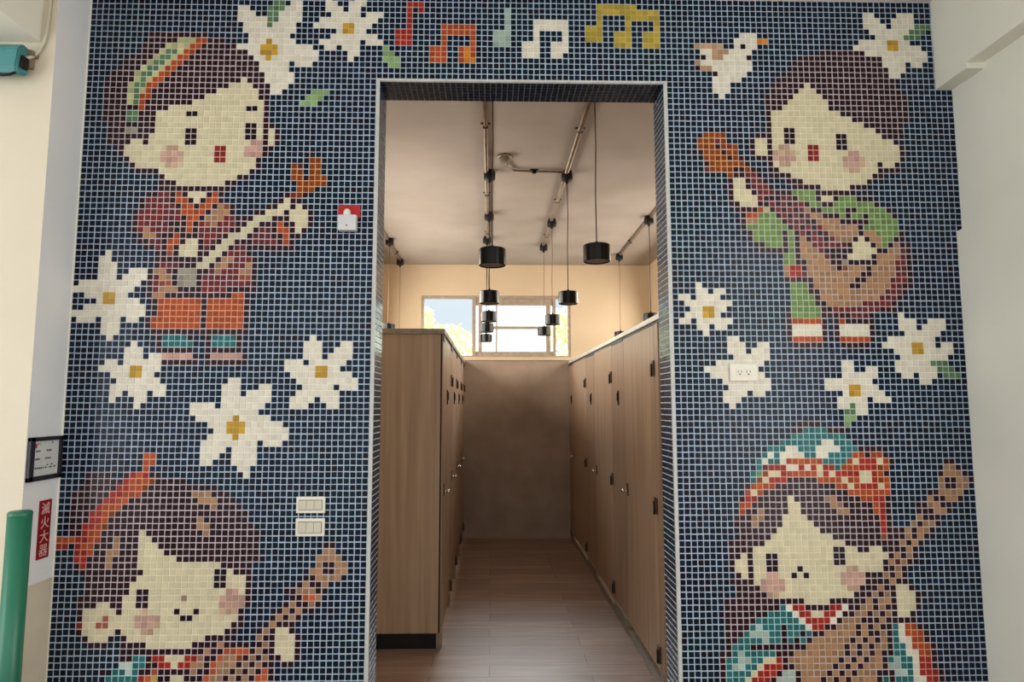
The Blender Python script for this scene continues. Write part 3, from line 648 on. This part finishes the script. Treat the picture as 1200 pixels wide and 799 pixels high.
conduit('dark short conduit branching across the ceiling to the smoke detector', [(0.51, 1.63, zc_), (0.22, 1.61, zc_), (0.155, 1.60, zc_), (0.118, 1.52, zc_), (0.105, 1.44, zc_)], [(0.30, 1.615)], 0.008)
sd_ = thing('smoke_detector', 'small round grey smoke detector on the washroom ceiling', 'smoke detector', (0.09, 1.38, ZC))
bm = B(); lathe(bm, [(0, 0), (0.048, 0), (0.050, -0.012), (0.044, -0.018)], (0.09, 1.38, ZC), 28); obj('base', bm, M['conduit'], sd_)
bm = B(); lathe(bm, [(0.044, -0.018), (0.040, -0.034), (0.022, -0.044), (0, -0.045)], (0.09, 1.38, ZC), 28); obj('cap', bm, M['line'], sd_)

# ------------------------------------------------------------------ fittings on the mosaic
al = thing('fire_alarm', 'small white alarm box on a red back plate, on the mosaic left of the doorway', 'alarm', (-0.59, 0, 2.21))
bm = B(); box(bm, -0.634, -0.543, -0.012, -0.0012, 2.268, 2.322, 0, 0.003); obj('back_plate', bm, M['red'], al)
bm = B(); box(bm, -0.629, -0.553, -0.034, -0.0012, 2.210, 2.276, 0, 0.005); obj('body', bm, M['plastic_g'], al)
bm = B()
lathe(bm, [(0.0155, 0), (0.0155, 0.012), (0.013, 0.022), (0.007, 0.029), (0, 0.031)], (-0.594, -0.020, 2.274), 20)
obj('dome', bm, M['plastic_w'], al)
bm = B(); tube(bm, [(-0.592, -0.0335, 2.230), (-0.592, -0.0345, 2.230)], 0.0032, 12); obj('sounder_hole', bm, M['slot'], al)

def switch(z0, z1, label):
    x0, x1 = -0.770, -0.655
    t = thing('light_switch', label, 'switch', ((x0 + x1) / 2, 0, z0), 'light switches beside the doorway')
    bm = B(); box(bm, x0, x1, -0.011, -0.0012, z0, z1, 0, 0.004); obj('plate', bm, M['plastic_w'], t)
    bm = B(); box(bm, x0 + 0.011, x1 - 0.011, -0.0125, -0.010, z0 + 0.012, z1 - 0.012, 0, 0.001); obj('surround', bm, M['line'], t)
    w = (x1 - x0 - 0.024) / 3
    for k in range(3):
        a = x0 + 0.012 + w * k
        bm = B(); box(bm, a + 0.0005, a + w - 0.0005, -0.016, -0.0124, z0 + 0.0145, z1 - 0.0145, 0, 0.0015); obj('rocker', bm, M['plastic_c'], t)
switch(1.063, 1.128, 'upper of the two cream light switches on the mosaic left of the doorway')
switch(0.973, 1.043, 'lower of the two cream light switches on the mosaic left of the doorway')

ox0, ox1, oz0, oz1 = 0.990, 1.106, 1.590, 1.661
ot = thing('power_outlet', 'white double power outlet set on a white mosaic flower right of the doorway', 'outlet', (1.048, 0, oz0))
bm = B(); box(bm, ox0, ox1, -0.012, -0.0012, oz0, oz1, 0, 0.005); obj('plate', bm, M['plastic_w'], ot)
for cx in (1.030, 1.066):
    cz = 1.626
    bm = B(); box(bm, cx - 0.014, cx + 0.014, -0.0135, -0.011, cz - 0.017, cz + 0.017, 0, 0.002); so = obj('socket', bm, M['plastic_w'], ot)
    bm = B()
    box(bm, cx - 0.008, cx - 0.0055, -0.0142, -0.013, cz - 0.002, cz + 0.007); box(bm, cx + 0.0055, cx + 0.008, -0.0142, -0.013, cz - 0.002, cz + 0.007)
    box(bm, cx - 0.003, cx + 0.003, -0.0142, -0.013, cz - 0.011, cz - 0.006)
    obj('slots', bm, M['slot'], so)

# ------------------------------------------------------------------ left pier fittings
XP = -1.7125
fs = thing('framed_notice', 'black framed white notice on the left pier above the red sign', 'sign', (XP, -0.103, 1.207))
fy0, fy1, fz0, fz1 = -0.192, -0.014, 1.207, 1.371
bm = B(); w = 0.018; d = 0.014
box(bm, XP + 0.0005, XP + d, fy0, fy0 + w + 0.006, fz0, fz1, 0, 0.002); box(bm, XP + 0.0005, XP + d, fy1 - w + 0.004, fy1, fz0, fz1, 0, 0.002)
box(bm, XP + 0.0005, XP + d, fy0, fy1, fz0, fz0 + w, 0, 0.002); box(bm, XP + 0.0005, XP + d, fy0, fy1, fz1 - w + 0.003, fz1, 0, 0.002)
obj('frame', bm, M['frame'], fs)
bm = B(); box(bm, XP + 0.0005, XP + 0.006, fy0 + 0.01, fy1 - 0.01, fz0 + 0.01, fz1 - 0.01); obj('paper', bm, M['paper'], fs)
rnd = random.Random(4)
def mark(y0_, y1_, z0_, z1_): box(bm, XP + 0.006, XP + 0.0066, y0_, y1_, z0_, z1_)
py0, pw = fy0 + 0.030, (fy1 - fy0 - 0.05)
for (f, zz, runs) in ((0, 1.348, ((0.72, 0.8),)), (0, 1.318, ((0.06, 0.12), (0.12, 0.19), (0.19, 0.27))), (0, 1.3185, ((0.5, 0.58), (0.58, 0.66), (0.66, 0.74))),
                      (0, 1.288, ((0.06, 0.13), (0.13, 0.20), (0.20, 0.27))), (0, 1.2885, ((0.48, 0.56), (0.56, 0.65), (0.65, 0.74))),
                      (0, 1.263, ((0.56, 0.63),)), (0, 1.264, ((0.74, 0.82),)),
                      (0, 1.254, ((0.06, 0.12), (0.14, 0.2), (0.22, 0.28), (0.3, 0.36), (0.4, 0.44), (0.5, 0.56), (0.7, 0.78), (0.88, 0.95)))):
    bm = B()
    for (a, b_) in runs:
        hh = rnd.uniform(0.003, 0.005)
        mark(py0 + pw * a, py0 + pw * (a + (b_ - a) * 0.85), zz - hh / 2, zz + hh / 2)
        mark(py0 + pw * (a + (b_ - a) * 0.3), py0 + pw * (a + (b_ - a) * 0.55), zz - hh, zz + hh)
    if len(runs) > 3: mark(py0 + pw * runs[0][0], py0 + pw * runs[-1][1], zz - 0.0006, zz + 0.0006)
    obj('print_line', bm, M['ink'], fs)
bm = B(); mark(py0 + pw * 0.02, py0 + pw * 0.10, 1.330, 1.347); mark(py0 + pw * 0.10, py0 + pw * 0.26, 1.344, 1.347)
o = obj('print_mark', bm, M['ink_red'], fs); o['label'] = 'red printed mark'

rs = thing('fire_sign', 'narrow upright red sign with pale lettering on the left pier', 'sign', (XP, -0.074, 0.905))
sy0, sy1, sz0, sz1 = -0.108, -0.042, 0.908, 1.128
bm = B(); box(bm, XP + 0.0005, XP + 0.004, sy0, sy1, sz0, sz1, 0, 0.001); obj('plate', bm, M['sign_red'], rs)
def text_mesh(body, size):
    cu = bpy.data.curves.new('glyph', 'FONT'); cu.body = body; cu.size = size; cu.align_x = 'CENTER'; cu.align_y = 'CENTER'; cu.extrude = 0.0002
    o = bpy.data.objects.new('glyph', cu); COL.objects.link(o)
    dg = bpy.context.evaluated_depsgraph_get(); dg.update()
    m_ = bpy.data.meshes.new_from_object(o.evaluated_get(dg))
    bpy.data.objects.remove(o); bpy.data.curves.remove(cu)
    return m_
bm = B()
for i, ch in enumerate('\u6ec5\u706b\u5927\u5668'):
    m_ = text_mesh(ch, 0.056)
    b2 = B(); b2.from_mesh(m_)
    if len(b2.verts):
        xs = [v.co.x for v in b2.verts]; ys = [v.co.y for v in b2.verts]
        mxx, mnx, mxy, mny = max(xs), min(xs), max(ys), min(ys)
        zc2 = sz1 - 0.031 - i * 0.0527
        for v in b2.verts:
            lx = (v.co.x - (mxx + mnx) / 2) / max(mxx - mnx, 1e-6) * 0.046; lz = (v.co.y - (mxy + mny) / 2) / max(mxy - mny, 1e-6) * 0.044
            v.co = Vector((XP + 0.0044 + v.co.z, (sy0 + sy1) / 2 + lx, zc2 + lz))
        tmp = bpy.data.meshes.new('tmp'); b2.to_mesh(tmp); bm.from_mesh(tmp); bpy.data.meshes.remove(tmp)
    b2.free(); bpy.data.meshes.remove(m_)
obj('lettering', bm, M['sign_pale'], rs)

# green post in front of the pier
gp = thing('green_post', 'round green painted post standing before the left pier', 'post', (-1.500, -0.50, 0))
bm = B(); tube(bm, [(-1.500, -0.50, 0.012), (-1.500, -0.50, 1.140)], 0.0335, 28); obj('pole', bm, M['green'], gp)
bm = B(); lathe(bm, [(0.0335, 0), (0.0345, 0.002), (0.0345, 0.010), (0.030, 0.016), (0, 0.018)], (-1.500, -0.50, 1.140), 28); obj('cap', bm, M['green'], gp)
bm = B(); lathe(bm, [(0, 0), (0.065, 0), (0.065, 0.010), (0.036, 0.014), (0, 0.014)], (-1.500, -0.50, 0), 28); obj('base_plate', bm, M['green'], gp)

# teal box under the left beam
gx0, gx1, gy0, gy1, gz0, gz1 = -2.10, -1.790, -0.275, -0.222, 2.748, 2.872
tb = thing('wall_appliance', 'teal wall mounted appliance under the white beam at upper left', 'appliance', (-1.93, -0.2, 2.74))
bm = B()
prof = [(gy1, gz0 + 0.01), (gy0 + 0.015, gz0), (gy0, gz0 + 0.02), (gy0 - 0.004, gz1 - 0.03), (gy0 + 0.02, gz1), (gy1, gz1 - 0.004)]
a_ = [bm.verts.new((gx0, y, z)) for y, z in prof]; b_ = [bm.verts.new((gx1 - (0.012 if i in (1, 2) else 0), y, z)) for i, (y, z) in enumerate(prof)]
bm.faces.new(a_[::-1]); bm.faces.new(b_)
for i in range(len(prof)):
    j = (i + 1) % len(prof); bm.faces.new((a_[i], a_[j], b_[j], b_[i]))
bmesh.ops.bevel(bm, geom=list(bm.edges), offset=0.005, segments=2, affect='EDGES')
obj('housing', bm, M['teal'], tb)
bm = B(); box(bm, gx1 - 0.008, gx1 + 0.006, gy0 + 0.012, gy1 - 0.010, gz0 + 0.028, gz0 + 0.075, 0, 0.003); obj('side_vent', bm, M['black_d'], tb)
bm = B(); box(bm, -2.0, gx1 + 0.004, gy1 - 0.002, -0.1975, gz0 + 0.05, gz1 - 0.004, 0, 0.003)
box(bm, gx1 - 0.006, gx1 + 0.018, gy1 - 0.014, -0.198, gz1 - 0.030, gz1 - 0.012, 0, 0.002); obj('bracket', bm, M['rail_dark'], tb)
bm = B(); tube(bm, [(-1.90, -0.262, gz0 + 0.006), (-1.875, -0.268, gz0 - 0.006), (-1.85, -0.27, gz0 - 0.010), (-1.825, -0.268, gz0 - 0.006), (-1.808, -0.262, gz0 + 0.006)], 0.005, 8); obj('cable_loop', bm, M['black_d'], tb)
cb = B(); tube(cb, [(-1.792, -0.236, 2.825), (-1.782, -0.218, 2.842), (-1.768, -0.208, 2.868), (-1.752, -0.206, 2.905), (-1.743, -0.206, 2.955), (-1.739, -0.206, 3.05), (-1.737, -0.206, 3.255)], 0.0065, 10)
tag(obj('cable', cb, M['plastic_c'], None, (-1.78, -0.22, 2.83)), 'thin pale cable climbing the left pier from the teal appliance', 'cable')

# ------------------------------------------------------------------ light
w = bpy.data.worlds.new('World'); SC.world = w; w.use_nodes = True
nt = w.node_tree; bgd = nt.nodes['Background']
sky = nt.nodes.new('ShaderNodeTexSky'); sky.sky_type = 'HOSEK_WILKIE'; sky.turbidity = 6; sky.ground_albedo = 0.5; sky.sun_direction = (0.2, -0.5, 0.84)
mx = nt.nodes.new('ShaderNodeMix'); mx.data_type = 'RGBA'; mx.inputs['Factor'].default_value = 0.85
mx.inputs['B'].default_value = (0.90, 0.96, 1.0, 1)
nt.links.new(sky.outputs[0], mx.inputs['A']); nt.links.new(mx.outputs['Result'], bgd.inputs['Color'])
bgd.inputs['Strength'].default_value = 1.45
def area(name, loc, rot, sx, sy, power, color):
    l = bpy.data.lights.new(name, 'AREA'); l.shape = 'RECTANGLE'; l.size = sx; l.size_y = sy; l.energy = power; l.color = color
    o = bpy.data.objects.new(name, l); COL.objects.link(o); o.location = loc; o.rotation_euler = rot
    return o
R_ = math.radians
area('front_daylight', (0.6, -4.3, 2.3), (R_(82), 0, 0), 3.4, 1.6, 10, (1.0, 0.97, 0.93))
area('side_fill_right', (1.93, -1.9, 1.7), (0, R_(90), 0), 2.2, 1.8, 34, (1.0, 0.98, 0.95))  # added fill lamp, lightens the side face of the left pier
area('side_fill_left', (-3.4, -2.2, 1.7), (0, R_(-90), 0), 2.2, 1.8, 40, (1.0, 0.97, 0.92))  # added fill lamp, lightens the right wall
area('bright_sky_behind_window', (0.1, 10.5, 6.6), (R_(-68), 0, 0), 9.0, 4.2, 6500, (0.95, 0.98, 1.0))
area('high_window_left', (-1.2, 2.7, 2.34), (0, R_(-84), 0), 0.5, 2.9, 62, (1.0, 0.94, 0.86))
area('high_window_right', (1.8, 3.0, 2.40), (0, R_(80), 0), 0.6, 2.6, 40, (1.0, 0.93, 0.84))

# ------------------------------------------------------------------ camera
F_PX, YAW, PIT, CXP = 741.33241, 0.02003, 0.09758, 589.92147
cam = bpy.data.cameras.new('camera'); co = bpy.data.objects.new('camera', cam); COL.objects.link(co)
cam.sensor_fit = 'HORIZONTAL'; cam.sensor_width = 36.0; cam.lens = 36.0 * F_PX / 1200.0
cam.shift_x = (600.0 - CXP) / 1200.0; cam.clip_start = 0.05
co.location = (0.00427175, -2.59840, 1.5)
fwd = Vector((math.sin(YAW) * math.cos(PIT), math.cos(YAW) * math.cos(PIT), math.sin(PIT)))
rgt = Vector((math.cos(YAW), -math.sin(YAW), 0)); up = rgt.cross(fwd)
co.matrix_world = Matrix(((rgt.x, up.x, -fwd.x, co.location.x), (rgt.y, up.y, -fwd.y, co.location.y), (rgt.z, up.z, -fwd.z, co.location.z), (0, 0, 0, 1)))
SC.camera = co
SC.view_settings.view_transform = 'Standard'
SC.view_settings.exposure = 0.0
